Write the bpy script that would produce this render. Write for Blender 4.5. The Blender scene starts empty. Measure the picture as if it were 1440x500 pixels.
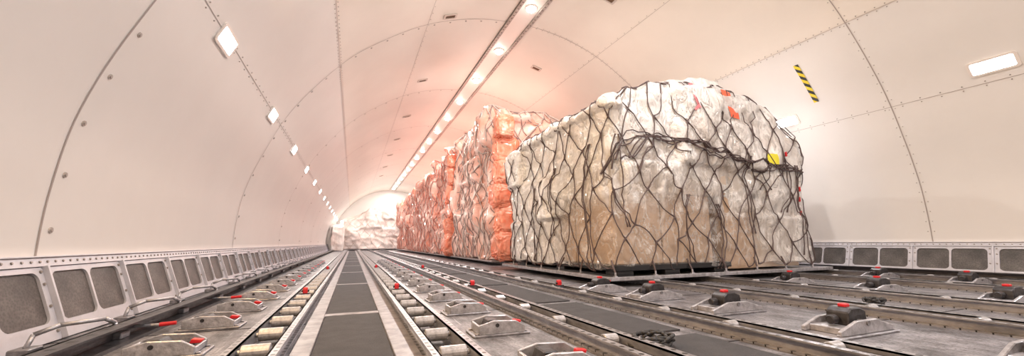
import bpy, bmesh, math, random
import numpy as np
from mathutils import Vector, Matrix, noise
from mathutils.bvhtree import BVHTree
random.seed(7)
COL=bpy.context.scene.collection
# ------------------------------------------------------------ materials
def newmat(name):
    m=bpy.data.materials.new(name); m.use_nodes=True
    nt=m.node_tree; b=nt.nodes['Principled BSDF']; return m,nt,b
def N(nt,t,**k):
    n=nt.nodes.new(t)
    for a,v in k.items(): setattr(n,a,v)
    return n
def simple(name,col,rough=.5,metal=0.,var=0.,vscale=20.,bump=0.,bscale=60.,emit=None,es=0.,alpha=1.,coat=0.,stretch=(1,1,1),col2=None,spec=None):
    m,nt,b=newmat(name); L=nt.links
    b.inputs['Base Color'].default_value=(*col,1); b.inputs['Roughness'].default_value=rough; b.inputs['Metallic'].default_value=metal
    b.inputs['Coat Weight'].default_value=coat
    if spec is not None: b.inputs['Specular IOR Level'].default_value=spec
    if var>0 or bump>0:
        tc=N(nt,'ShaderNodeTexCoord'); mp=N(nt,'ShaderNodeMapping'); mp.inputs['Scale'].default_value=stretch
        L.new(tc.outputs['Object'],mp.inputs[0])
    if var>0:
        nz=N(nt,'ShaderNodeTexNoise'); nz.inputs['Scale'].default_value=vscale; nz.inputs['Detail'].default_value=6; nz.inputs['Roughness'].default_value=.65
        L.new(mp.outputs[0],nz.inputs['Vector'])
        cr=N(nt,'ShaderNodeValToRGB'); c2=col2 or tuple(max(0,c*(1-var)) for c in col)
        cr.color_ramp.elements[0].position=.35; cr.color_ramp.elements[0].color=(*c2,1)
        cr.color_ramp.elements[1].position=.65; cr.color_ramp.elements[1].color=(*col,1)
        L.new(nz.outputs['Fac'],cr.inputs[0]); L.new(cr.outputs[0],b.inputs['Base Color'])
    if bump>0:
        nb=N(nt,'ShaderNodeTexNoise'); nb.inputs['Scale'].default_value=bscale; nb.inputs['Detail'].default_value=5
        L.new(mp.outputs[0],nb.inputs['Vector'])
        bp=N(nt,'ShaderNodeBump'); bp.inputs['Strength'].default_value=bump; bp.inputs['Distance'].default_value=.02
        L.new(nb.outputs['Fac'],bp.inputs['Height']); L.new(bp.outputs[0],b.inputs['Normal'])
    if emit: b.inputs['Emission Color'].default_value=(*emit,1); b.inputs['Emission Strength'].default_value=es
    b.inputs['Alpha'].default_value=alpha
    return m
M={}
M['wall']=simple('wall_paint',(.75,.72,.70),.38,0,.05,1.2,.04,2.5)
M['ceil']=simple('ceiling_paint',(.79,.73,.67),.4,0,.05,1.2,.04,2.5)
M['seam']=simple('seam_grey',(.36,.31,.29),.6)
M['bolt']=simple('bolt_steel',(.30,.27,.25),.4,.5)
M['washer']=simple('wall_fastener',(.44,.40,.38),.4,.3)
M['railtrim']=simple('ceiling_rail_alu',(.58,.52,.48),.4,.2)
M['dado']=simple('dado_paint',(.58,.57,.62),.4,.1,.15,9,.05,30)
M['metal']=simple('worn_aluminium',(.37,.36,.39),.38,.5,.55,28,.2,70,stretch=(1,.35,1))
M['metal2']=simple('bright_aluminium',(.54,.53,.57),.32,.5,.45,35,.15,80)
M['dark']=simple('dark_steel',(.07,.066,.072),.42,.6,.5,30,.1,60)
M['bed']=simple('channel_bed',(.085,.08,.088),.5,.4,.6,18,.1,60)
M['roller']=simple('roller_grey',(.52,.51,.54),.34,.35,.45,60)
M['black']=simple('black_plastic',(.012,.012,.014),.4)
M['red']=simple('red_plastic',(.58,.012,.02),.38)
M['mat']=simple('anti_slip_mat',(.060,.058,.066),.75,0,.35,14,.6,400)
M['matedge']=simple('walkway_edge',(.34,.33,.36),.42,.3,.5,16)
M['card']=simple('cardboard',(.50,.35,.24),.7,0,.15,6,.1,30)
M['tan']=simple('tan_carton',(.70,.58,.48),.7,0,.2,5)
M['cardw']=simple('white_carton',(.80,.76,.73),.7,0,.1,5)
M['lamp']=simple('lamp_lens',(1,1,1),.4,emit=(1,.97,.93),es=16)
M['lampw']=simple('lamp_lens_warm',(1,1,1),.4,emit=(1,.94,.89),es=30)
M['bezel']=simple('lamp_bezel',(.80,.74,.70),.4,.1)
M['ventcore']=simple('vent_core',(.16,.09,.05),.6)
M['netd']=simple('dark_net_webbing',(.11,.075,.073),.7,0,.35,40)
M['netp']=simple('coral_net_webbing',(.62,.24,.19),.6,0,.2,40)
M['netw']=simple('pale_net_cord',(.66,.56,.52),.6)
M['netg']=simple('grey_net_cord',(.30,.22,.21),.6)
M['orange']=simple('orange_sack',(.92,.19,.09),.28,0,.35,5,1.,9,coat=.6,col2=(.95,.45,.33))
M['pinkwrap']=simple('pink_wrap',(.92,.62,.54),.28,0,.5,3.2,.9,7,coat=.5,col2=(.88,.29,.19))
M['palewrap']=simple('pale_pink_wrap',(.92,.70,.64),.28,0,.35,3.4,.9,7,coat=.5,col2=(.91,.42,.31))
M['whitewrap']=simple('white_wrap',(.90,.86,.84),.3,0,.25,3,.8,6,coat=.3,col2=(.72,.62,.58))
M['yellow']=simple('yellow_label',(.80,.72,.03),.5)
M['hot']=simple('red_orange_label',(.9,.15,.07),.5)
M['pinklab']=simple('pink_label',(.9,.22,.25),.5)
M['rope']=simple('black_strap',(.03,.028,.03),.6)
M['pallet']=simple('pallet_alu',(.50,.48,.50),.35,.6,.3,20)
def grille():
    m,nt,b=newmat('grille_mesh'); L=nt.links
    tc=N(nt,'ShaderNodeTexCoord'); ck=N(nt,'ShaderNodeTexVoronoi'); ck.inputs['Scale'].default_value=120
    L.new(tc.outputs['Object'],ck.inputs['Vector'])
    nz=N(nt,'ShaderNodeTexNoise'); nz.inputs['Scale'].default_value=7; nz.inputs['Detail'].default_value=5; L.new(tc.outputs['Object'],nz.inputs['Vector'])
    cr=N(nt,'ShaderNodeValToRGB'); cr.color_ramp.elements[0].color=(.06,.052,.05,1); cr.color_ramp.elements[1].color=(.22,.195,.185,1)
    cr.color_ramp.elements[0].position=.3; cr.color_ramp.elements[1].position=.8
    L.new(nz.outputs['Fac'],cr.inputs[0])
    mx=N(nt,'ShaderNodeMix',data_type='RGBA',blend_type='MULTIPLY'); mx.inputs[0].default_value=.6
    L.new(cr.outputs[0],mx.inputs[6]); L.new(ck.outputs['Distance'],mx.inputs[7]); L.new(mx.outputs[2],b.inputs['Base Color'])
    b.inputs['Roughness'].default_value=.5
    return m
M['grille']=grille()
def floormat():
    m,nt,b=newmat('cargo_floor'); L=nt.links
    tc=N(nt,'ShaderNodeTexCoord')
    mp=N(nt,'ShaderNodeMapping'); mp.inputs['Scale'].default_value=(1,.5,1); L.new(tc.outputs['Object'],mp.inputs[0])
    n1=N(nt,'ShaderNodeTexNoise'); n1.inputs['Scale'].default_value=11; n1.inputs['Detail'].default_value=10; n1.inputs['Roughness'].default_value=.75; L.new(mp.outputs[0],n1.inputs['Vector'])
    cr=N(nt,'ShaderNodeValToRGB'); e=cr.color_ramp.elements
    e[0].position=.36; e[0].color=(.045,.043,.049,1); e[1].position=.64; e[1].color=(.31,.30,.33,1)
    x=e.new(.50); x.color=(.16,.155,.17,1)
    L.new(n1.outputs['Fac'],cr.inputs[0])
    mp2=N(nt,'ShaderNodeMapping'); mp2.inputs['Scale'].default_value=(60,2.5,1); mp2.inputs['Rotation'].default_value=(0,0,.25); L.new(tc.outputs['Object'],mp2.inputs[0])
    n2=N(nt,'ShaderNodeTexNoise'); n2.inputs['Scale'].default_value=1.5; n2.inputs['Detail'].default_value=4; L.new(mp2.outputs[0],n2.inputs['Vector'])
    c2=N(nt,'ShaderNodeValToRGB'); c2.color_ramp.elements[0].position=.62; c2.color_ramp.elements[1].position=.70
    L.new(n2.outputs['Fac'],c2.inputs[0])
    mx=N(nt,'ShaderNodeMix',data_type='RGBA'); L.new(c2.outputs[0],mx.inputs[0]); L.new(cr.outputs[0],mx.inputs[6]); mx.inputs[7].default_value=(.40,.39,.42,1)
    n3=N(nt,'ShaderNodeTexNoise'); n3.inputs['Scale'].default_value=110; n3.inputs['Detail'].default_value=2; L.new(tc.outputs['Object'],n3.inputs['Vector'])
    c3=N(nt,'ShaderNodeValToRGB'); c3.color_ramp.elements[0].position=.36; c3.color_ramp.elements[0].color=(.3,.28,.28,1); c3.color_ramp.elements[1].position=.46
    L.new(n3.outputs['Fac'],c3.inputs[0])
    m2=N(nt,'ShaderNodeMix',data_type='RGBA',blend_type='MULTIPLY'); m2.inputs[0].default_value=.8
    L.new(mx.outputs[2],m2.inputs[6]); L.new(c3.outputs[0],m2.inputs[7]); L.new(m2.outputs[2],b.inputs['Base Color'])
    b.inputs['Metallic'].default_value=.15; b.inputs['Roughness'].default_value=.45
    bp=N(nt,'ShaderNodeBump'); bp.inputs['Strength'].default_value=.3; bp.inputs['Distance'].default_value=.01; L.new(n1.outputs['Fac'],bp.inputs['Height']); L.new(bp.outputs[0],b.inputs['Normal'])
    return m
M['floor']=floormat()
def holed(name,base,xoff,r,period,metal=.6,hole=(.02,.02,.02)):
    m=simple(name,base,.36,metal,.5,30,.1,70,stretch=(1,.35,1)); nt=m.node_tree; L=nt.links; b=nt.nodes['Principled BSDF']
    tc=N(nt,'ShaderNodeTexCoord'); sp=N(nt,'ShaderNodeSeparateXYZ'); L.new(tc.outputs['Object'],sp.inputs[0])
    def mt(op,a,bv=None):
        n=N(nt,'ShaderNodeMath',operation=op)
        for i,v in enumerate((a,bv)):
            if v is None: continue
            if isinstance(v,(int,float)): n.inputs[i].default_value=v
            else: L.new(v,n.inputs[i])
        return n.outputs[0]
    fy=mt('SUBTRACT',mt('MULTIPLY',mt('FRACT',mt('DIVIDE',sp.outputs['Y'],period)),period),period/2)
    fx=mt('SUBTRACT',mt('ABSOLUTE',sp.outputs['X']),xoff)
    d=mt('SQRT',mt('ADD',mt('MULTIPLY',fy,fy),mt('MULTIPLY',fx,fx)))
    f=mt('LESS_THAN',d,r)
    mx=N(nt,'ShaderNodeMix',data_type='RGBA'); L.new(f,mx.inputs[0])
    src=b.inputs['Base Color'].links[0].from_socket
    L.new(src,mx.inputs[6]); mx.inputs[7].default_value=(*hole,1); L.new(mx.outputs[2],b.inputs['Base Color'])
    return m
M['rail']=holed('holed_rail',(.42,.41,.44),.052,.0075,.04)
M['rail2']=holed('holed_track',(.44,.43,.46),.060,.006,.04)
M['guide']=holed('holed_guide',(.12,.115,.125),.03,.012,.09)
M['crail']=holed('holed_ceiling_rail',(.50,.44,.40),.0,.011,.075,.1,(.10,.07,.06))
def filmmat(name,zlo,zhi,alo,ahi,col=(.97,.95,.94)):
    m,nt,b=newmat(name); L=nt.links
    geo=N(nt,'ShaderNodeNewGeometry'); sp=N(nt,'ShaderNodeSeparateXYZ'); L.new(geo.outputs['Position'],sp.inputs[0])
    nz=N(nt,'ShaderNodeTexNoise'); nz.inputs['Scale'].default_value=2.6; nz.inputs['Detail'].default_value=7; nz.inputs['Roughness'].default_value=.62; L.new(geo.outputs['Position'],nz.inputs['Vector'])
    def mr(src,a,b_,c,d):
        n=N(nt,'ShaderNodeMapRange'); n.inputs[1].default_value=a; n.inputs[2].default_value=b_; n.inputs[3].default_value=c; n.inputs[4].default_value=d; L.new(src,n.inputs[0]); return n.outputs[0]
    def mt(op,a,b_,clamp=False):
        n=N(nt,'ShaderNodeMath',operation=op,use_clamp=clamp)
        for i,v in enumerate((a,b_)):
            if isinstance(v,(int,float)): n.inputs[i].default_value=v
            else: L.new(v,n.inputs[i])
        return n.outputs[0]
    zz=mt('ADD',sp.outputs['Z'],mr(nz.outputs['Fac'],.3,.7,-.28,.28))
    a=mr(zz,zlo,zhi,alo,ahi)
    a=mt('ADD',a,mr(sp.outputs['X'],3.35,3.6,0,.40)); a=mt('ADD',a,mr(sp.outputs['Y'],3.10,3.45,0,.6))
    mp=N(nt,'ShaderNodeMapping'); mp.inputs['Rotation'].default_value=(.5,.9,.2); mp.inputs['Scale'].default_value=(6,3.5,3.0); L.new(geo.outputs['Position'],mp.inputs[0])
    wr=N(nt,'ShaderNodeTexNoise'); wr.inputs['Scale'].default_value=1.6; wr.inputs['Detail'].default_value=9; wr.inputs['Roughness'].default_value=.6; wr.inputs['Distortion'].default_value=.35; L.new(mp.outputs[0],wr.inputs['Vector'])
    rdg=mt('ABSOLUTE',mt('SUBTRACT',wr.outputs['Fac'],.5),0)
    cre=mr(rdg,.0,.03,.35,0.)
    a=mt('ADD',a,mr(wr.outputs['Fac'],.52,.72,0,.45)); a=mt('ADD',a,cre)
    a=mt('MINIMUM',a,mr(wr.outputs['Fac'],.3,.5,.70,.95))
    L.new(mt('MAXIMUM',a,0.,True),b.inputs['Alpha'])
    cr=N(nt,'ShaderNodeValToRGB'); cr.color_ramp.elements[0].position=.34; cr.color_ramp.elements[0].color=(col[0]*.84,col[1]*.79,col[2]*.76,1); cr.color_ramp.elements[1].position=.52; cr.color_ramp.elements[1].color=(*col,1)
    L.new(nz.outputs['Fac'],cr.inputs[0]); L.new(cr.outputs[0],b.inputs['Base Color'])
    b.inputs['Roughness'].default_value=.28; b.inputs['Coat Weight'].default_value=.6; b.inputs['Coat Roughness'].default_value=.1
    hh=mt('SUBTRACT',wr.outputs['Fac'],mt('MULTIPLY',mr(rdg,0,.06,1,0),.08))
    bp=N(nt,'ShaderNodeBump'); bp.inputs['Strength'].default_value=1.; bp.inputs['Distance'].default_value=.07; L.new(hh,bp.inputs['Height']); L.new(bp.outputs[0],b.inputs['Normal'])
    return m
M['film']=filmmat('clear_film',.50,1.1,.10,.78)
def hazard():
    m,nt,b=newmat('hazard_stripes'); L=nt.links
    tc=N(nt,'ShaderNodeTexCoord'); sp=N(nt,'ShaderNodeSeparateXYZ'); L.new(tc.outputs['Object'],sp.inputs[0])
    a=N(nt,'ShaderNodeMath',operation='ADD'); L.new(sp.outputs['X'],a.inputs[0]); L.new(sp.outputs['Y'],a.inputs[1])
    d=N(nt,'ShaderNodeMath',operation='DIVIDE'); d.inputs[1].default_value=.085; L.new(a.outputs[0],d.inputs[0])
    f=N(nt,'ShaderNodeMath',operation='FRACT'); L.new(d.outputs[0],f.inputs[0])
    g=N(nt,'ShaderNodeMath',operation='GREATER_THAN'); g.inputs[1].default_value=.5; L.new(f.outputs[0],g.inputs[0])
    mx=N(nt,'ShaderNodeMix',data_type='RGBA'); L.new(g.outputs[0],mx.inputs[0]); mx.inputs[6].default_value=(.80,.60,.02,1); mx.inputs[7].default_value=(.015,.015,.015,1)
    L.new(mx.outputs[2],b.inputs['Base Color']); b.inputs['Roughness'].default_value=.5
    return m
M['hazard']=hazard()
# ------------------------------------------------------------ mesh builder
class MB:
    def __init__(s): s.v=[]; s.f=[]
    def raw(s,vs,fs):
        o=len(s.v); s.v+= [tuple(v) for v in vs]; s.f+=[tuple(i+o for i in f) for f in fs]; return s
    def box(s,x0,x1,y0,y1,z0,z1,mat=None):
        vs=[(x,y,z) for z in (z0,z1) for y in (y0,y1) for x in (x0,x1)]
        if mat: vs=[tuple(mat@Vector(v)) for v in vs]
        return s.raw(vs,[(0,2,3,1),(4,5,7,6),(0,1,5,4),(2,6,7,3),(0,4,6,2),(1,3,7,5)])
    def cyl(s,p0,p1,r,n=12,r1=None):
        p0=Vector(p0);p1=Vector(p1); d=(p1-p0).normalized(); r1=r if r1 is None else r1
        a=d.orthogonal().normalized(); b=d.cross(a)
        vs=[];fs=[]
        for k in range(n):
            t=2*math.pi*k/n; c=a*math.cos(t)+b*math.sin(t)
            vs.append(p0+c*r); vs.append(p1+c*r1)
        for k in range(n):
            j=(k+1)%n; fs.append((2*k,2*j,2*j+1,2*k+1))
        fs.append(tuple(2*k for k in reversed(range(n)))); fs.append(tuple(2*k+1 for k in range(n)))
        return s.raw(vs,fs)
    def prism(s,pts,axis,a0,a1):
        n=len(pts); vs=[]
        for a in (a0,a1):
            for p in pts:
                q=list(p); q.insert(axis,a); vs.append(tuple(q))
        fs=[tuple(range(n))[::-1],tuple(range(n,2*n))]
        for k in range(n):
            j=(k+1)%n; fs.append((k,j,j+n,k+n))
        return s.raw(vs,fs)
    def dome(s,c,r,h,n=16,m=5):
        vs=[];fs=[]
        for j in range(m):
            a=math.pi/2*j/m
            for k in range(n):
                t=2*math.pi*k/n; vs.append((c[0]+r*math.cos(a)*math.cos(t),c[1]+r*math.cos(a)*math.sin(t),c[2]-h*math.sin(a)))
        vs.append((c[0],c[1],c[2]-h))
        for j in range(m-1):
            for k in range(n):
                q=(k+1)%n; fs.append((j*n+k,j*n+q,(j+1)*n+q,(j+1)*n+k))
        for k in range(n): fs.append(((m-1)*n+k,(m-1)*n+(k+1)%n,m*n))
        fs.append(tuple(range(n))); return s.raw(vs,fs)
    def tube(s,pts,r,n=8):
        for a,b in zip(pts[:-1],pts[1:]): s.cyl(a,b,r,n)
        return s
    def obj(s,name,mat,parent=None,smooth=False,bevel=0,loc=None,mw=None):
        me=bpy.data.meshes.new(name); me.from_pydata(s.v,[],s.f); me.update()
        bm=bmesh.new(); bm.from_mesh(me); bmesh.ops.recalc_face_normals(bm,faces=bm.faces); bm.to_mesh(me); bm.free()
        if smooth: me.shade_smooth()
        me.materials.append(mat)
        o=bpy.data.objects.new(name,me); COL.objects.link(o)
        if bevel>0:
            bv=o.modifiers.new('b','BEVEL'); bv.width=bevel; bv.segments=1; bv.limit_method='ANGLE'
        if parent: o.parent=parent
        if loc is not None: o.location=loc
        if mw is not None: o.matrix_world=mw
        return o
def root(name,label,cat,loc=(0,0,0),group=None,mw=None):
    e=bpy.data.objects.new(name,None); COL.objects.link(e); e.empty_display_size=.05
    e.location=loc
    if mw is not None: e.matrix_world=mw
    e['label']=label; e['category']=cat
    if group: e['group']=group
    return e
def tag(o,label,cat,group=None):
    o['label']=label; o['category']=cat
    if group: o['group']=group
    return o
def struct(o): o['kind']='structure'; return o
def dup(r,loc=None,rotz=None,mw=None,label=None):
    n=r.copy(); COL.objects.link(n)
    if loc is not None: n.location=loc
    if rotz is not None: n.rotation_euler=(0,0,rotz)
    if mw is not None: n.matrix_world=mw
    if label: n['label']=label
    for c in list(r.children):
        k=c.copy(); COL.objects.link(k); k.parent=n; k.matrix_parent_inverse=c.matrix_parent_inverse.copy()
        for c2 in list(c.children):
            q=c2.copy(); COL.objects.link(q); q.parent=k
    return n
def curve_plate(splines,depth,name,mat,parent=None,mw=None):
    cu=bpy.data.curves.new(name,'CURVE'); cu.dimensions='2D'; cu.fill_mode='BOTH'; cu.extrude=depth/2
    for pts in splines:
        sp=cu.splines.new('POLY'); sp.points.add(len(pts)-1)
        for p,q in zip(sp.points,pts): p.co=(q[0],q[1],0,1)
        sp.use_cyclic_u=True
    t=bpy.data.objects.new('t',cu); COL.objects.link(t); bpy.context.view_layer.update()
    me=bpy.data.meshes.new_from_object(t.evaluated_get(bpy.context.evaluated_depsgraph_get()))
    bpy.data.objects.remove(t); me.name=name; me.materials.clear(); me.materials.append(mat)
    o=bpy.data.objects.new(name,me); COL.objects.link(o)
    if parent: o.parent=parent
    return o
def rrect(x0,x1,y0,y1,r,n=5):
    pts=[]
    for cx,cy,a0 in ((x1-r,y1-r,0),(x0+r,y1-r,90),(x0+r,y0+r,180),(x1-r,y0+r,270)):
        for k in range(n+1):
            a=math.radians(a0+90*k/n); pts.append((cx+r*math.cos(a),cy+r*math.sin(a)))
    return pts
# ------------------------------------------------------------ camera
f,yaw,pit,rol,hc=557.4,.3804,.1595,-.009301,.3263
cy,sy=math.cos(yaw),math.sin(yaw); cp,sp_=math.cos(pit),math.sin(pit)
F=Vector((sy*cp,cy*cp,sp_)); R=Vector((cy,-sy,0)); U=R.cross(F)
R2=R*math.cos(rol)+U*math.sin(rol); U2=-R*math.sin(rol)+U*math.cos(rol)
cam=bpy.data.cameras.new('camera'); cam.sensor_width=36; cam.lens=f/1440*36; cam.clip_start=.02
co=bpy.data.objects.new('camera',cam); COL.objects.link(co)
mw=Matrix.Identity(4)
for i in range(3): mw[i][0]=R2[i]; mw[i][1]=U2[i]; mw[i][2]=-F[i]
mw[2][3]=hc; co.matrix_world=mw; bpy.context.scene.camera=co
# ------------------------------------------------------------ shell
XC=1.92; Y0,Y1=-2.2,22.8
tab=[(2.97,.285),(2.96,.55),(2.915,.85),(2.79,1.22),(2.56,1.71),(2.14,2.26),(1.75,2.60),(1.2,2.94),(.6,3.14),(0,3.20)]
ext=[(2.96,.0)]+tab+[(-.6,3.14)]
prof=[]
for i in range(1,len(ext)-2):
    p0,p1,p2,p3=[np.array(q) for q in ext[i-1:i+3]]
    for k in range(6):
        t=k/6; prof.append(tuple(.5*((2*p1)+(-p0+p2)*t+(2*p0-5*p1+4*p2-p3)*t*t+(-p0+3*p1-3*p2+p3)*t**3)))
prof.append(tab[-1]); PD=np.array([p[0] for p in prof]); PZ=np.array([p[1] for p in prof])
def wall_frame(side,z=None,dx=None,y=0,off=0.):
    if z is None: z=float(np.interp(-dx,-PD,PZ))
    a=float(np.interp(z-.01,PZ,PD)); b=float(np.interp(min(z+.01,3.199),PZ,PD)); d=float(np.interp(z,PZ,PD))
    t=Vector((side*(b-a),0,min(z+.01,3.199)-(z-.01))).normalized()
    n=Vector((-t.z,0,t.x))
    if side<0: n=Vector((t.z,0,-t.x))
    ax=t.cross(n)
    m=Matrix.Identity(4); P=Vector((XC+side*d,y,z))+n*off
    for i in range(3): m[i][0]=ax[i]; m[i][1]=t[i]; m[i][2]=n[i]; m[i][3]=P[i]
    return m
def strip(name,pts,y0,y1,mat,ny=2,smooth=True):
    mb=MB(); n=len(pts); vs=[];fs=[]
    for j in range(ny):
        y=y0+(y1-y0)*j/(ny-1)
        for p in pts: vs.append((p[0],y,p[1]))
    for j in range(ny-1):
        for i in range(n-1): fs.append((j*n+i,j*n+i+1,(j+1)*n+i+1,(j+1)*n+i))
    mb.raw(vs,fs); return struct(mb.obj(name,mat,smooth=smooth))
iC=int(np.argmin(abs(PD-2.14)))
left=[(XC-2.87,0)]+[(XC-d,z) for d,z in prof[:iC+1]]
right=[(XC+2.87,0)]+[(XC+d,z) for d,z in prof[:iC+1]]
top=[(XC-d,z) for d,z in prof[iC:]]+[(XC+d,z) for d,z in reversed(prof[iC:-1])]
strip('wall_left',left,Y0,Y1,M['wall']); strip('wall_right',right,Y0,Y1,M['wall']); strip('ceiling',top,Y0,Y1,M['ceil'])
struct(MB().box(XC-2.9,XC+2.9,Y0,Y1,-.05,0).obj('floor',M['floor']))
fullp=[(XC-2.87,0)]+[(XC-d,z) for d,z in prof]+[(XC+d,z) for d,z in reversed(prof[:-1])]+[(XC+2.87,0)]
struct(MB().prism(fullp,1,Y1,Y1+.05).obj('wall_back',M['wall']))
struct(MB().prism(fullp,1,Y0-.05,Y0).obj('wall_front',M['wall']))
tn=0
def trim(mb,mat,smooth=False):
    global tn; tn+=1; return struct(mb.obj('trim_%d'%tn,mat,smooth=smooth))
S=[0]
for i in range(1,len(prof)): S.append(S[-1]+math.hypot(prof[i][0]-prof[i-1][0],prof[i][1]-prof[i-1][1]))
S=np.array(S)
def at_s(s): return float(np.interp(s,S,PD)),float(np.interp(s,S,PZ))
for k in range(-1,8):
    y=1.968+2.54*k
    mb=MB()
    for side in (-1,1):
        n=len(prof); vs=[];fs=[]
        for i,(d,z) in enumerate(prof):
            m=wall_frame(side,z=min(max(z,.296),3.19),y=0); nn=Vector((m[0][2],0,m[2][2]))
            P=Vector((XC+side*d,0,z))+nn*.003
            vs+=[(P.x,y-.004,P.z),(P.x,y+.004,P.z)]
            if i: fs.append((2*i-2,2*i,2*i+1,2*i-1))
        mb.raw(vs,fs)
    trim(mb,M['seam'])
    mb=MB(); far=k>2
    for side in (-1,1):
        s=.1; step=.21 if side<0 else .09
        if far: step*=2
        while s<S[-1]-.2:
            d,z=at_s(s); 
            for dy in ((.055,) if side<0 else (-.022,.022)):
                m=wall_frame(side,z=max(z,.3),y=y+dy)
                P=m.translation; nn=Vector((m[0][2],m[1][2],m[2][2]))
                r=.013 if side<0 else .0048
                mb.cyl(P-nn*.002,P+nn*.004,r,10,r*.85)
                if side<0: mb.cyl(P+nn*.003,P+nn*.007,r*.45,6)
            s+=step
    trim(mb,M['washer'])
for side in (-1,1):
    for dx,w,step in ((2.66,.004,.13),(2.14,.010,.07),(1.2,.004,.14)):
        mb=MB(); m=wall_frame(side,dx=dx,y=0,off=.002); 
        t=Vector((m[0][1],0,m[2][1])); P=m.translation; nn=Vector((m[0][2],0,m[2][2]))
        q=[P-t*w/2+nn*0,P+t*w/2]
        mb.raw([(q[0].x,Y0,q[0].z),(q[1].x,Y0,q[1].z),(q[1].x,Y1,q[1].z),(q[0].x,Y1,q[0].z)],[(0,1,2,3)])
        trim(mb,M['seam'] if dx!=2.14 else M['railtrim'])
        mb=MB(); y=0.2
        while y<16:
            for o in ((-.018,.018) if dx>1.3 else (.018,)):
                c=P+t*o+Vector((0,y,0)); mb.cyl(c-nn*.003,c+nn*.003,.0045,6,.004)
            y+=step*(1 if y<8 else 2)
        trim(mb,M['washer'] if side<0 else M['bolt'])
for s in (-1,1):
    mb=MB().box(-.022,.022,0,Y1-.3,-.022,0)
    o=trim(mb,M['crail']); o.location=(XC+s*.15,.0,3.196)
    mb=MB().box(-.006,.006,0,Y1-.3,-.004,0); o=trim(mb,M['bolt']); o.location=(XC+s*.178,.0,3.196)
mb=MB().box(-.12,.12,0,Y1-.3,-.006,0); o=trim(mb,M['bezel']); o.location=(XC,0,3.198)
# ------------------------------------------------------------ lights
def area(mw,sx,sy,power,col,shape='RECTANGLE'):
    l=bpy.data.lights.new('lamp_light','AREA'); l.shape=shape; l.size=sx
    if shape in('RECTANGLE','ELLIPSE'): l.size_y=sy
    l.energy=power; l.color=col
    o=bpy.data.objects.new('lamp_light',l); COL.objects.link(o); o.matrix_world=mw; return o
def downlight():
    r=root('ceiling_downlight','round domed downlight glowing between ceiling rails','ceiling light',group='downlights along the ceiling rail')
    MB().cyl((0,0,0),(0,0,-.016),.075,24,.068).obj('bezel',M['bezel'],r)
    MB().dome((0,0,-.016),.060,.046).obj('lens',M['lampw'],r,smooth=True)
    return r
dl=downlight(); first=True
ys=[4.106+1.183*k for k in range(-4,16)]
for i,y in enumerate(ys):
    P=(XC,y,3.192)
    if first: dl.location=P; first=False
    else: dup(dl,P)
    m=Matrix.Translation((XC,y,3.12))
    if i%2==0 or y>16: area(m,.09,.09,(56 if y<3 else 50) if y<16 else 34,(1,.92,.85) if y>3 else (1,.96,.94),'DISK')
def walllamp():
    r=root('wall_lamp','rectangular recessed wall lamp with a bright white lens','wall light',group='wall lamps along the hold')
    curve_plate([rrect(-.135,.135,-.062,.062,.02),rrect(-.115,.115,-.045,.045,.012)],.008,'bezel',M['bezel'],r)
    MB().box(-.113,.113,-.043,.043,-.004,.003).obj('lens',M['lamp'],r)
    return r
wl=walllamp(); first=True
for side,z,ylist in ((-1,1.51,[2.64+1.48*k for k in range(-3,14)]),(1,1.64,[1.3+1.58*k for k in range(-2,13)])):
    for i,y in enumerate(ylist):
        m=wall_frame(side,z=z,y=y,off=.006)
        if first: wl.matrix_world=m; first=False
        else: dup(wl,mw=m)
        if side<0 or i%2==1:
            m2=wall_frame(side,z=z,y=y,off=.03)@Matrix.Rotation(math.pi,4,'X')
            col=(1,.62,.26) if (side<0 and y<3.) else ((1,.91,.82) if side<0 else (1,.97,.96))
            area(m2,.2,.08,(20 if y<3 else 12) if side<0 else 22,col)
def vent():
    r=root('ceiling_vent','small rectangular ceiling outlet with brown core','vent',group='ceiling outlets')
    curve_plate([rrect(-.085,.085,-.05,.05,.012),rrect(-.06,.06,-.032,.032,.008)],.014,'frame',M['railtrim'],r)
    mb=MB(); mb.box(-.058,.058,-.03,.03,-.004,0)
    for k in range(5): mb.box(-.05+.022*k,-.04+.022*k,-.028,.028,0,.004)
    mb.obj('core',M['ventcore'],r); return r
vt=vent(); first=True
for side,dx,yl in ((-1,.95,[4.4+2.07*k for k in range(0,7)]),(1,.72,[3.5,5.5,7.6,9.7,11.8,13.9])):
    for y in yl:
        m=wall_frame(side,dx=dx,y=y,off=.007)@Matrix.Rotation(math.pi/2,4,'Z')
        if first: vt.matrix_world=m; first=False
        else: dup(vt,mw=m)
mb=MB(); n=10; vs=[];fs=[]
base=wall_frame(1,z=1.93,y=2.51,off=.004); inv=base.inverted()
for k in range(n+1):
    z=1.745+(2.11-1.745)*k/n; m=wall_frame(1,z=z,y=2.51,off=.004)
    for s in (-.024,.024): vs.append(tuple(inv@(m@Vector((s,0,0)))))
    if k: fs.append((2*k-2,2*k-1,2*k+1,2*k))
mb.raw(vs,fs); h=mb.obj('hazard_tape',M['hazard']); h.matrix_world=base
tag(h,'black and yellow diagonal striped warning tape on the wall','warning tape')
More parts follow.
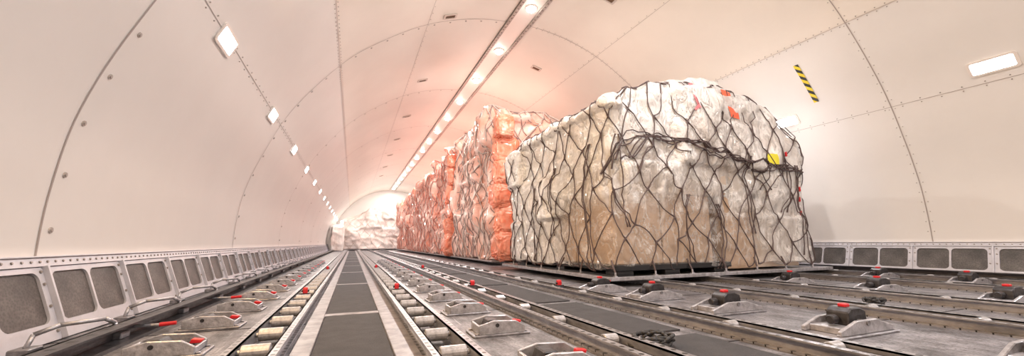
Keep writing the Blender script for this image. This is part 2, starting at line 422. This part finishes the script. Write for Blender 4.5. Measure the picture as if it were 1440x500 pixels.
# ------------------------------------------------------------ dado panels
def dado_panel():
    r=root('sidewall_vent_panel','grey sidewall panel with two rounded mesh vents','vent panel',group='vent panels along the sidewalls')
    curve_plate([rrect(-.25,.25,.0,.262,.01),rrect(-.222,-.006,.062,.244,.03),rrect(.006,.222,.062,.244,.03)],.012,'frame',M['dado'],r)
    g=MB(); g.box(-.22,-.008,.064,.242,-.006,-.002).box(-.008,.008,.14,.16,-.006,-.004).box(.008,.22,.064,.242,-.006,-.002); g.obj('mesh_grille',M['grille'],r)
    mb=MB().box(-.254,.254,.264,.296,-.006,.012)
    mb.box(-.254,.254,.296,.300,-.006,.02); mb.obj('top_flange',M['dado'],r)
    mb=MB()
    for k in range(12):
        x=-.235+.0427*k; mb.cyl((x,.280,.011),(x,.280,.016),.005,8,.004)
    for x in (-.235,.235):
        for y in (.03,.12,.2,.245): mb.cyl((x,y,.005),(x,y,.011),.006,8,.005)
    mb.obj('screw',M['bolt'],r)['kind']='stuff'
    MB().box(-.257,-.247,0,.264,-.006,.022).obj('post',M['dado'],r)
    return r
def dado_frame(side,y):
    a=Vector((XC+side*2.87,y,0)); b=Vector((XC+side*2.97,y,.285)); t=(b-a).normalized()
    n=Vector((-side*t.z,0,side*t.x)); n=n if n.x*side<0 else -n
    ax=t.cross(n); P=a+n*.008; m=Matrix.Identity(4)
    for i in range(3): m[i][0]=ax[i]; m[i][1]=t[i]; m[i][2]=n[i]; m[i][3]=P[i]
    return m
dp=dado_panel(); first=True
for side,rng in ((-1,range(-2,36)),(1,range(-2,8))):
    for k in rng:
        y=(1.968 if side<0 else 1.598)+.508*k+.254
        m=dado_frame(side,y)
        if first: dp.matrix_world=m; first=False
        else: dup(dp,mw=m)
# ------------------------------------------------------------ floor hardware
def mats(x0,x1,name,label,group,ycuts):
    for a,b in zip(ycuts[:-1],ycuts[1:]):
        mb=MB().box(x0,x1,a+.035,b-.035,.0,.006)
        o=mb.obj(name,M['mat']); tag(o,label,'floor mat',group)
mats(-.094,.1275,'anti_slip_mat','dark grey anti-slip strip set in the floor','walkway strips',[.3,.95,2.05,3.5]+[3.5+1.4*k for k in range(1,12)])
mats(.90,1.13,'anti_slip_mat','dark grey anti-slip strip beside a roller rail','outer walkway strips',[.3,1.15,1.95,2.9]+[2.9+1.2*k for k in range(1,13)])
for x0,x1 in ((-.155,-.098),(.132,.205)):
    o=MB().box(x0,x1,.3,20,.0,.008).obj('walkway_edging',M['matedge'],bevel=.002); tag(o,'light metal edging plate along the dark walkway','floor edging','walkway edgings')
mb=MB()
for y in [.95,2.05,3.5]+[3.5+1.4*k for k in range(1,12)]: mb.box(-.098,.132,y-.03,y+.03,0,.007)
trim(mb,M['matedge'])
mb=MB()
for y in [1.0+.9*k for k in range(-1,20)]:
    mb.box(-.95,4.78,y-.003,y+.003,-.001,.0015)
trim(mb,M['dark'])
def track(x,w,h,rollers,rr,label,group,mat,flange=.018,ylen=19.7,ystart=.25):
    r=root('roller_track',label,'roller track',(x,ystart,0),group)
    W=w/2
    mb=MB()
    for s in (-1,1):
        a,b=sorted((s*(W-.004),s*W)); mb.box(a,b,0,ylen,.004,h)
        a,b=sorted((s*(W-.004),s*(W+flange))); mb.box(a,b,0,ylen,h-.005,h)
        a,b=sorted((s*W,s*(W+flange*.9))); mb.box(a,b,0,ylen,0,.006)
    mb.obj('channel',mat,r)
    MB().box(-W,W,0,ylen,0,.004).obj('channel_bed',M['bed'],r)
    first=None
    for y in rollers:
        if first is None:
            mb=MB(); L=W-.014
            mb.cyl((-L,0,0),(L,0,0),rr,18).cyl((-W+.004,0,0),(W-.004,0,0),rr*.4,8)
            first=mb.obj('roller',M['roller'],r,bevel=.002); o=first
        else:
            o=first.copy(); COL.objects.link(o); o.parent=r
        o.location=(0,y-ystart,h-rr*.80)
    return r
yr=[.65+.235*k for k in range(0,76)]
track(-.235,.10,.046,yr,.020,'long aluminium track with closely set grey rollers','roller tracks beside the walkway',M['rail2'])
track(.27,.10,.046,yr,.020,'long aluminium track with closely set grey rollers','roller tracks beside the walkway',M['rail2'])
for x in (.75,1.26,2.1,2.7,3.6,4.2):
    track(x,.075,.042,[.75+.33*k for k in range(0,45)],.018,'low punched aluminium rail with spaced rollers','punched roller rails',M['rail'],flange=.024)
for x,s in ((-.74,1),(4.58,-1)):
    mb=MB().box(-.10,.06,0,19.5,0,.012)
    a,b=sorted((s*.0,s*.008)); mb.box(a,b,0,19.5,.012,.062); a,b=sorted((s*0,s*.055)); mb.box(a,b,0,19.5,.056,.062)
    a,b=sorted((-s*.07,-s*.062)); mb.box(a,b,0,19.5,.012,.035)
    o=mb.obj('side_guide_rail',M['guide']); o.location=(x,.5,0); tag(o,'dark steel angled guide rail along the cabin side','guide rail','side guide rails')
def bracket():
    r=root('tie_down_bracket','bent light metal hoop bracket on the guide rail','bracket',group='hoop brackets on the guide rail')
    pts=[(-.07,-.09,.02),(-.065,-.075,.055),(-.02,-.05,.075),(.05,.03,.075),(.06,.07,.055),(.06,.08,.02)]
    MB().tube([Vector(p) for p in pts],.007,8).obj('hoop',M['metal2'],r,smooth=True)
    MB().box(-.095,-.045,-.12,-.06,0,.022).obj('foot',M['metal'],r,bevel=.003)
    MB().box(.035,.09,.05,.11,0,.022).obj('foot',M['metal'],r,bevel=.003)
    return r
br=bracket(); first=True
for y in [1.75,2.3,2.85,3.4,3.95,4.5,5.2,5.9,6.6,7.4]:
    P=(-.80,y,.012)
    if first: br.location=P; first=False
    else: dup(br,P)
def lock_small():
    r=root('pallet_lock','compact worn grey pallet lock with red release tab','pallet lock',group='compact pallet locks')
    mb=MB().box(-.105,.105,-.06,.06,0,.008)
    for x in (-.09,.09):
        for y in (-.045,.045): mb.cyl((x,y,.008),(x,y,.013),.008,8)
    mb.obj('base_plate',M['metal'],r,bevel=.002)
    mb=MB()
    for a,b in ((-.058,-.048),(.048,.058)):
        mb.prism([(-.085,.008),(.085,.008),(.085,.03),(.05,.050),(-.03,.054),(-.085,.040)],1,a,b)
    mb.box(-.085,-.077,-.05,.05,.008,.038); mb.box(.077,.085,-.05,.05,.008,.028)
    mb.obj('housing',M['metal2'],r,bevel=.002)
    mb=MB().prism([(-.06,.012),(.04,.012),(.045,.03),(.01,.034),(-.01,.052),(-.045,.052)],1,-.032,.032)
    mb.obj('pawl',M['dark'],r,bevel=.003)
    MB().cyl((-.02,-.060,.038),(-.02,.060,.038),.007,10).cyl((.05,-.056,.022),(.05,.056,.022),.006,10).obj('pivot_pin',M['dark'],r)
    MB().prism([(.055,.03),(.085,.03),(.09,.040),(.06,.044)],1,-.010,.010).obj('release_tab',M['red'],r,bevel=.002)
    return r
def lock_big():
    r=root('pallet_lock','large pallet lock with dark clamp head and red cap','pallet lock',group='large pallet locks')
    mb=MB().box(-.16,.16,-.075,.075,0,.008)
    for x in (-.145,.145):
        for y in (-.055,.055): mb.cyl((x,y,.008),(x,y,.014),.009,8)
    mb.obj('base_plate',M['metal'],r,bevel=.002)
    mb=MB()
    for a,b in ((-.064,-.052),(.052,.064)):
        mb.prism([(-.15,.008),(.15,.008),(.15,.024),(.085,.042),(.055,.052),(-.055,.052),(-.09,.042),(-.15,.024)],1,a,b)
    mb.box(-.12,.12,-.052,.052,.008,.030); mb.obj('housing',M['metal2'],r,bevel=.002)
    mb=MB().prism([(-.055,.030),(.055,.030),(.05,.076),(.02,.088),(-.03,.088),(-.05,.074)],1,-.036,.036)
    mb.cyl((-.06,0,.05),(-.095,0,.05),.016,10); mb.obj('clamp_head',M['dark'],r,bevel=.004)
    MB().cyl((0,-.068,.042),(0,.068,.042),.009,10).obj('pivot_pin',M['metal'],r)
    mb=MB().box(-.020,.008,-.013,.013,.086,.099); mb.obj('release_cap',M['red'],r,bevel=.003)
    MB().prism([(.03,.076),(.07,.062),(.074,.070),(.033,.086)],1,-.009,.009).obj('release_tab',M['red'],r,bevel=.002)
    return r
ls=lock_small(); first=True
sp=[(-.50,1.98+.43*k) for k in range(-1,14)]+[(.51,1.43+.45*k) for k in range(-1,14)]+[(.51,.55)]
for x,y in sp:
    if first: ls.location=(x,y,0); first=False
    else: dup(ls,(x,y,0),rotz=random.uniform(-.05,.05))
lb=lock_big(); first=True
for x,y in [(1.65,.93),(1.69,.48),(1.62,1.40),(1.60,1.86),(3.02,.97),(3.02,1.50),(3.02,2.03),(4.0,1.46),(4.0,1.97),(1.52,2.26)]:
    if first: lb.location=(x,y,0); first=False
    else: dup(lb,(x,y,0),rotz=random.uniform(-.08,.08))
def stop():
    r=root('red_rail_stop','small bright red end stop on a roller track','rail stop',group='red rail stops')
    MB().prism([(-.018,0),(.018,0),(.018,.018),(.010,.034),(-.014,.034),(-.018,.024)],0,-.012,.012).obj('stop_block',M['red'],r,bevel=.003)
    MB().cyl((-.02,0,.014),(.02,0,.014),.006,10).box(-.022,.022,-.03,.03,-.004,.003).obj('stop_mount',M['dark'],r)
    return r
st=stop(); first=True
for x,y in [(-.235,2.62),(.27,2.62),(.75,2.6),(1.26,2.35),(.27,4.9),(-.235,4.9),(.75,4.6)]:
    if first: st.location=(x,y,.046); first=False
    else: dup(st,(x,y,.046))
def rod(loc,rz):
    r=root('release_lever','short metal lever with a red grip beside a lock','lever',loc,'red grip levers'); r.rotation_euler=(0,0,rz)
    MB().cyl((-.13,0,.03),(.0,0,.03),.006,10).box(-.15,-.12,-.02,.02,0,.04).obj('lever_arm',M['metal2'],r,bevel=.001)
    MB().cyl((0,0,.03),(.05,0,.033),.008,12,.007).obj('grip',M['red'],r,smooth=False); return r
rod((-.66,1.95,0),.05); rod((-.62,2.75,0),-.1)
def coil(loc,s,label,seed):
    rr=random.Random(seed); mb=MB(); pts=[]
    for k in range(90):
        a=k*.33; q=s*(1+.25*math.sin(k*.37+seed)); pts.append(Vector((q*math.cos(a)*1.5+rr.uniform(-.005,.005),q*math.sin(a),.012+.012*(math.sin(a*1.7)+1))))
    mb.tube(pts,.005,6); o=mb.obj('coiled_strap',M['rope'],smooth=True); o.location=loc; tag(o,label,'strap'); return o
coil((.86,1.03,.006),.042,'loose black strap coiled on the dark floor strip',1)
coil((2.40,1.22,0),.030,'thin black cord coiled on the metal floor',2)
# ------------------------------------------------------------ cargo
def load(name,x0,x1,y0,y1,z0,topf,mat,cuts=56,r=.12,lump=.04,wr=.014,seed=0,boxy=.03,parent=None,sm=3):
    bm=bmesh.new(); bmesh.ops.create_cube(bm,size=2); bmesh.ops.subdivide_edges(bm,edges=bm.edges[:],cuts=cuts,use_grid_fill=True)
    hx,hy=(x1-x0)/2,(y1-y0)/2; cx,cy_=(x0+x1)/2,(y0+y1)/2; so=Vector((seed*7.3,seed*3.1,seed*1.7))
    for v in bm.verts:
        a,b,c=v.co
        X=cx+a*hx; Y=cy_+b*hy; H=topf(X,Y)-z0; Z=z0+H*(c+1)/2
        p=Vector((X,Y,Z))
        core=Vector((min(max(X,x0+r),x1-r),min(max(Y,y0+r),y1-r),min(Z,z0+H-r)))
        d=p-core
        if d.length>1e-6:
            m=max(abs(d.x),abs(d.y),abs(d.z)); n=d.normalized(); p=core+n*(m if m<r else r)
        else: n=Vector((0,0,0))
        q=p+so; tz=(Z-z0)/H
        lowf=noise.noise(q*1.6)*lump+noise.noise(q*3.7)*lump*.6
        cell=noise.cell(Vector((X*1.9,Y*1.9,Z*2.4))+so)*boxy
        if n.length: p=p+n*(lowf+cell)*(.35+.65*min(1,tz*2))
        v.co=p
    for _ in range(sm): bmesh.ops.smooth_vert(bm,verts=bm.verts[:],factor=.5,use_axis_x=True,use_axis_y=True,use_axis_z=True)
    bm.normal_update()
    for v in bm.verts:
        q=v.co+so
        f1=1-abs(noise.noise(Vector((q.x*2.6+q.z*1.2,q.y*2.6-q.z*1.2,q.z*2.2))))*5
        f2=1-abs(noise.noise(Vector((q.x*6-q.z*2,q.y*6+q.z*2,q.z*5))+Vector((5,1,2))))*4
        f3=noise.noise(q*17)
        v.co=v.co+v.normal*(max(f1,-.6)*wr+max(f2,-.6)*wr*.5+f3*wr*.35)
    bmesh.ops.recalc_face_normals(bm,faces=bm.faces)
    me=bpy.data.meshes.new(name); bm.to_mesh(me); bvh=BVHTree.FromBMesh(bm); bm.free(); me.shade_smooth(); me.materials.append(mat)
    o=bpy.data.objects.new(name,me); COL.objects.link(o)
    if parent: o.parent=parent
    return o,bvh
def tubes(lines,rad,name,mat,parent=None,res=1):
    cu=bpy.data.curves.new(name,'CURVE'); cu.dimensions='3D'; cu.bevel_depth=rad; cu.bevel_resolution=res; cu.use_fill_caps=True
    for pts in lines:
        sp=cu.splines.new('POLY'); sp.points.add(len(pts)-1)
        for i,(p,q) in enumerate(zip(sp.points,pts)):
            p.co=(q[0],q[1],q[2],1); p.radius=1.7 if i in(0,len(pts)-1) else 1
    t=bpy.data.objects.new('t',cu); COL.objects.link(t); bpy.context.view_layer.update()
    me=bpy.data.meshes.new_from_object(t.evaluated_get(bpy.context.evaluated_depsgraph_get())); bpy.data.objects.remove(t)
    me.name=name; me.materials.clear(); me.materials.append(mat); me.shade_smooth()
    o=bpy.data.objects.new(name,me); COL.objects.link(o)
    if parent: o.parent=parent
    return o
def netlines(bvh,x0,x1,y0,y1,z0,H,cs,ct,inset,jit,seed,off=.012,sub=5):
    rr=random.Random(seed); w,d=x1-x0,y1-y0; L=2*(w+d); m=max(8,round(L/cs)); rows=int((H+inset)/ct)+1
    cx,cy_=(x0+x1)/2,(y0+y1)/2
    def base(s,t):
        s%=L
        if s<w: p=(x0+s,y0)
        elif s<w+d: p=(x1,y0+s-w)
        elif s<2*w+d: p=(x1-(s-w-d),y1)
        else: p=(x0,y1-(s-2*w-d))
        if t<=H: return Vector((p[0],p[1],z0+t))
        k=(t-H)/(min(w,d)/2); return Vector((p[0]+(cx-p[0])*k,p[1]+(cy_-p[1])*k,z0+H+.25))
    def pr(s,t):
        P=base(s,t); loc,n,i,dd=bvh.find_nearest(P)
        c=Vector((cx,cy_,z0+H*.5))
        if n.dot(loc-c)<0: n=-n
        return loc+n*off
    node={}
    for j in range(rows+1):
        for i in range(m):
            node[(i,j)]=((i+.5*(j%2))*L/m+rr.uniform(-jit,jit)*cs, min(j*ct+(rr.uniform(-jit,jit)*ct if j else 0),H+inset))
    lines=[]
    for j in range(rows):
        for i in range(m):
            for di in ((0,-1) if j%2==0 else (0,1)):
                a=node[(i,j)]; b=node[((i+di)%m,j+1)]
                ds=b[0]-a[0]
                if ds>L/2: ds-=L
                if ds<-L/2: ds+=L
                sag=rr.uniform(-.03,.05); lat=rr.uniform(-.02,.02)
                lines.append([pr(a[0]+ds*k/sub+lat*math.sin(math.pi*k/sub),a[1]+(b[1]-a[1])*k/sub-sag*math.sin(math.pi*k/sub)) for k in range(sub+1)])
    return lines,pr
PX0,PX1,PY0,PY1=1.78,4.11,2.50,4.55
def topf(X,Y):
    def st(v,a,b):
        t=min(1,max(0,(v-a)/(b-a))); return t*t*(3-2*t)
    z=1.48
    z+=.09*st(X,2.0,2.08)*(1-st(Y,3.9,4.0))
    z+=.09*st(X,2.22,2.34)*(1-st(X,3.72,3.82))*(1-st(Y,3.75,3.85))
    z+=.12*st(X,2.42,2.54)*(1-st(X,3.22,3.32))*(1-st(Y,3.5,3.6))*st(Y,2.6,2.7)
    z-=.20*st(X,3.66,4.05)
    z+=.04*noise.noise(Vector((X*2.3,Y*2.3,5.)))
    return z
pal=root('cargo_pallet','flat aluminium air cargo pallet under a netted load','cargo pallet',(2.9,3.5,.045))
PI=Matrix.Translation((-2.9,-3.5,-.045))
mb=MB().box(PX0-.06,PX1+.07,PY0-.07,PY1+.05,.045,.062); o=mb.obj('pallet_sheet',M['pallet'],bevel=.003); o.parent=pal; o.matrix_parent_inverse=PI
mb=MB()
for a,b,c,d in ((PX0-.075,PX1+.085,PY0-.085,PY0-.06),(PX0-.075,PX0-.05,PY0-.06,PY1+.04),(PX1+.06,PX1+.085,PY0-.06,PY1+.04),(PX0-.075,PX1+.085,PY1+.04,PY1+.065)): mb.box(a,b,c,d,.043,.07)
o=mb.obj('edge_rail',M['metal2'],bevel=.003); o.parent=pal; o.matrix_parent_inverse=PI
mb=MB().box(PX0+.03,2.98,PY0-.015,PY1-.1,.105,.145)
for x in (PX0+.05,2.28,2.80):
    for y in (PY0+.0,3.3,4.2): mb.box(x,x+.15,y,y+.15,.075,.105)
    mb.box(x,x+.15,PY0,PY1-.12,.062,.076)
o=mb.obj('plastic_skid',M['black'],bevel=.004); tag(o,'black plastic skid under the wrapped cartons','plastic pallet')
def carton(x0,x1,y0,y1,z0,z1,mat,label,group):
    mb=MB().box(x0,x1,y0,y1,z0,z1)
    r=root('cardboard_box',label,'box',((x0+x1)/2,(y0+y1)/2,z0),group)
    inv=Matrix.Translation((-(x0+x1)/2,-(y0+y1)/2,-z0))
    o=mb.obj('carton_body',mat,r,bevel=.006); o.matrix_parent_inverse=inv
    c=(x0+x1)/2
    mb=MB().box(c-.03,c+.03,y0-.002,y1+.002,z1-.08,z1+.002); o=mb.obj('packing_tape',M['cardw'] if mat is M['card'] else M['card'],r); o.matrix_parent_inverse=inv
    return r
bl='brown cardboard box under clear stretch film'; bg='cartons on the pallet'
xs=[PX0+.07,2.32,2.86]
for a,b in zip(xs[:-1],xs[1:]): carton(a,b-.01,PY0+.05,PY0+.6,.146,.70,M['card'],bl,bg)
carton(2.99,3.36,PY0+.05,PY0+.6,.08,.74,M['card'],'tall brown cardboard box wrapped in film',bg)
carton(3.40,3.98,PY0+.08,PY0+.6,.08,.70,M['tan'],'pale carton under film at the pallet corner',bg)
for a,b in ((3.12,3.7),(3.72,4.4)): carton(PX0+.07,2.4,a,b,.146,.70,M['card'],bl,bg)
for i,(a,b) in enumerate(((PX0+.08,2.42),(2.44,3.1),(3.13,3.88))): carton(a,b,PY0+.06,PY0+.65,.745 if i==2 else .705,1.24,M['tan'],'pale carton stacked under white film',bg)
for a,b in ((3.2,3.8),(3.83,4.42)): carton(PX0+.08,2.5,a,b,.705,1.26,M['cardw'],'pale carton stacked under white film',bg)
film,bvh=load('plastic_film_cover',PX0,PX1,PY0,PY1,.12,topf,M['film'],cuts=120,r=.10,lump=.06,wr=.015,seed=1,boxy=.05,sm=4)
tag(film,'crumpled translucent plastic film covering the stacked cartons','plastic wrap')
net=root('cargo_net','dark diamond cargo net stretched over the white load','cargo net',(2.9,3.5,.06))
inv=Matrix.Translation((-2.9,-3.5,-.06))
NH=1.40
lines,pr=netlines(bvh,PX0,PX1,PY0,PY1,.08,NH,.27,.21,.85,.27,5)
o=tubes(lines,.0045,'net_mesh',M['netd'],net); o.matrix_parent_inverse=inv
W_,D_=PX1-PX0,PY1-PY0; L_=2*(W_+D_)
rr=random.Random(3); bl_=[]
def front(s): return Vector((0,-1,0)) if 0<s<W_ else Vector((-1,0,0))
for q in range(7):
    pts=[]; ph=rr.uniform(0,6); am=rr.uniform(.01,.035)
    s0=.25+rr.uniform(-.35,.15); s1=W_-.12+rr.uniform(-.25,.1)
    for k in range(44):
        u=k/43; s=s0+(s1-s0)*u
        t=1.06+.05*math.sin(u*5.5+.3)-.12*u+am*math.sin(k*.4+ph)+.008*math.sin(k*1.9+ph)
        if u<.10: t-=(.10-u)*rr.uniform(1.5,3)
        P=pr(s%L_,t); pts.append(P+front(s)*rr.uniform(.0,.02))
    bl_.append(pts)
o=tubes(bl_,.005,'gathered_rope',M['netd'],net); o.matrix_parent_inverse=inv; o['label']='thick gathered rope bundle'
for s,t0,t1 in ((-.9,.95,.3),(-.28,1.05,.05),(.1,1.08,.35),(.75,.62,.05),(1.5,1.0,.3),(1.72,.95,.7),(2.0,1.0,.5),(2.16,.95,.1),(1.1,.55,.02),(-1.3,.8,.05)):
    for q in range(2):
        pts=[]; a=rr.uniform(-.09,.09)
        for k in range(16):
            u=k/15; P=pr((s+a*math.sin(u*4)+.03*q)%L_,t0+(t1-t0)*u); pts.append(P+front(s)*.007*(q+1)*math.sin(u*3))
        o=tubes([pts],.0045,'rope_tail',M['netd'],net); o.matrix_parent_inverse=inv
for s,t in ((W_-.12,.72),(W_-.11,.62),(W_-.14,.50),(W_-.30,1.05)):
    P=pr(s,t)+Vector((0,-.008,0)); o=MB().prism([(P.x-.008,P.z-.025),(P.x+.01,P.z-.02),(P.x+.006,P.z+.025),(P.x-.012,P.z+.018)],1,P.y-.01,P.y+.006).obj('net_hook',M['red'],net,bevel=.003); o.matrix_parent_inverse=inv
for k in range(24):
    s=k*L_/24
    if s<W_: p=(PX0+s,PY0-.045)
    elif s<W_+D_: p=(PX1+.045,PY0+s-W_)
    elif s<2*W_+D_: p=(PX1-(s-W_-D_),PY1+.03)
    else: p=(PX0-.04,PY1-(s-2*W_-D_))
    o=MB().box(p[0]-.012,p[0]+.012,p[1]-.012,p[1]+.012,.066,.075).cyl((p[0],p[1],.07),(p[0],p[1],.10),.007,8).obj('tie_down_fitting',M['metal2'],net); o.matrix_parent_inverse=inv
    Q=pr(s,.10); o=tubes([[Vector((p[0],p[1],.095)),Q]],.0042,'tie_cord',M['netd'],net); o.matrix_parent_inverse=inv
def patch(s,t,w,h,mat,name,label,cat):
    mb=MB(); n=5; vs=[];fs=[]
    for j in range(n):
        for i in range(n):
            P=pr((s+w*i/(n-1))%L_,t+h*j/(n-1)); vs.append(P-Vector((0,-.002,-.001)))
    for j in range(n-1):
        for i in range(n-1): fs.append((j*n+i,j*n+i+1,(j+1)*n+i+1,(j+1)*n+i))
    mb.raw(vs,fs); o=mb.obj(name,mat,smooth=True); tag(o,label,cat)
patch(1.80,.94,.11,.10,M['yellow'],'yellow_tag','small yellow plastic tag caught in the cargo net','tag')
patch(1.35,1.34,.14,.06,M['hot'],'shipping_label','red orange label on top of the white film','label')
patch(.92,1.36,.05,.05,M['pinklab'],'shipping_label','small pink mark on the white film','label')
def pink(i,x0,x1,y0,y1,h,mat):
    def tf(X,Y):
        z=h+.10*noise.noise(Vector((X*1.5,Y*1.5,i*3.)))+.10*noise.cell(Vector((X*1.4,Y*1.4,i)))-.05
        if X>2.9: z-=min(.9,(X-2.9)*.75)
        return z
    c=((x0+x1)/2,(y0+y1)/2)
    p=MB().box(x0-.05,x1+.05,y0-.05,y1+.05,.045,.065).obj('cargo_pallet',M['pallet'],bevel=.003); tag(p,'aluminium air cargo pallet under a coral wrapped stack','cargo pallet','pallets under coral stacks')
    o,bv=load('wrapped_cargo_stack',x0,x1,y0,y1,.067,tf,mat,cuts=60 if i<2 else 28,r=.1,lump=.08,wr=.018,seed=i+4,boxy=.12,sm=2 if i<2 else 1)
    tag(o,'tall freight stack wrapped in pink translucent film','cargo','coral wrapped freight stacks')
    e=root('cargo_net','coral and pale cord net over a tall pink stack','cargo net',(c[0],c[1],.06),'nets over coral stacks'); iv=Matrix.Translation((-c[0],-c[1],-.06))
    ln,_=netlines(bv,x0,x1,y0,y1,.07,h-.07,.24 if i<2 else .3,.17 if i<2 else .22,.5,.28,i+20,sub=4)
    q=tubes(ln,.005,'net_mesh',M['netg'] if i==0 else M['netw'],e); q.matrix_parent_inverse=iv
    ln,_=netlines(bv,x0,x1,y0,y1,.07,h-.07,.36,.26,.4,.3,i+40,sub=4,off=.016)
    q=tubes(ln,.007,'outer_net_mesh',M['netp'] if i else M['netw'],e); q.matrix_parent_inverse=iv
yy=5.45
for i in range(5):
    d=2.4 if i<4 else 2.3
    pink(i,1.88,4.0,yy,yy+d,(2.36,2.30,2.22,2.15,2.05)[i],M['palewrap'] if i in(0,) else M['pinkwrap']); yy+=2.65
def sack(loc,sx,sy,sz,seed,rot=(0,0,0)):
    bm=bmesh.new(); bmesh.ops.create_icosphere(bm,subdivisions=5,radius=1); s=Vector((seed*3.3,seed*1.9,0))
    for v in bm.verts:
        p=v.co.copy(); 
        q=Vector([math.copysign(abs(c)**.55,c) for c in p]); 
        k=1+.16*noise.noise(p*1.5+s)+.10*(.5-abs(noise.noise(Vector((p.x*3,p.y*3,p.z*6))+s))*2)+.04*(1-3*abs(noise.noise(p*8+s)))
        v.co=Vector((q.x*sx*k,q.y*sy*k,q.z*sz*k))
    me=bpy.data.meshes.new('orange_sack'); bm.to_mesh(me); bm.free(); me.shade_smooth(); me.materials.append(M['orange'])
    o=bpy.data.objects.new('orange_sack',me); COL.objects.link(o); o.location=loc; o.rotation_euler=rot
    tag(o,'bulging orange film-wrapped sack strapped to the stack corner','sack','orange sacks in a corner column'); return o
k=0; R_=random.uniform
for (cx,cyy,tot) in ((2.06,5.42,2.05),(1.93,8.06,2.0)):
    z=.08
    while z<tot-.1:
        hgt=R_(.17,.30)*.75; k+=1
        sack((cx+R_(-.05,.05),cyy+R_(-.03,.03),z+hgt),R_(.14,.20),R_(.12,.16),hgt*1.08,k,(R_(-.12,.12),R_(-.15,.15),R_(-.3,.3))); z+=hgt*1.85
z=.1
while z<1.7:
    hgt=R_(.16,.26)*.8; k+=1
    sack((2.5+R_(-.06,.06),5.44,z+hgt),R_(.16,.22),.13,hgt*1.08,k,(R_(-.1,.1),R_(-.15,.15),0)); z+=hgt*1.9
def tfar(X,Y): return 1.28+.75*math.exp(-((X-1.1)/1.1)**2)+.16*noise.noise(Vector((X*2,Y,0)))+.12*noise.cell(Vector((X*1.6,Y*1.5,0)))
p=MB().box(-.62,2.5,20.,22.4,.045,.065).obj('cargo_pallet',M['pallet']); tag(p,'aluminium pallet under a white wrapped stack at the hold end','cargo pallet')
o,bv=load('wrapped_cargo_stack',-.50,2.45,20.05,22.35,.067,tfar,M['whitewrap'],cuts=44,r=.12,lump=.08,wr=.03,seed=15,boxy=.08,sm=1)
tag(o,'white film-wrapped freight stack across the end of the aisle','cargo')
e=root('cargo_net','grey net over the white wrapped stack','cargo net',(.9,21.2,.06)); ln,_=netlines(bv,-.50,2.45,20.05,22.35,.07,1.6,.4,.3,.4,.25,60,sub=3)
q=tubes(ln,.010,'net_mesh',M['netw'],e); q.matrix_parent_inverse=Matrix.Translation((-.9,-21.2,-.06))
def tlow(X,Y): return 1.12+.10*noise.noise(Vector((X*3,Y*2,9.)))
o,_b=load('wrapped_cargo_stack',-.86,-.36,18.9,19.9,.0,tlow,M['whitewrap'],cuts=20,r=.06,lump=.03,wr=.015,seed=22,boxy=.03,sm=1)  # made-up bundle, added to hide the unlit gap between end stack and wall
tag(o,'added low white bundle covering the dark gap beside the wall at the aisle end','cargo')
# ------------------------------------------------------------ world / view
w=bpy.data.worlds.new('w'); bpy.context.scene.world=w; w.use_nodes=True
w.node_tree.nodes['Background'].inputs[0].default_value=(1,.9,.85,1); w.node_tree.nodes['Background'].inputs[1].default_value=.3
vs=bpy.context.scene.view_settings
vs.view_transform='Standard'; vs.exposure=0.0
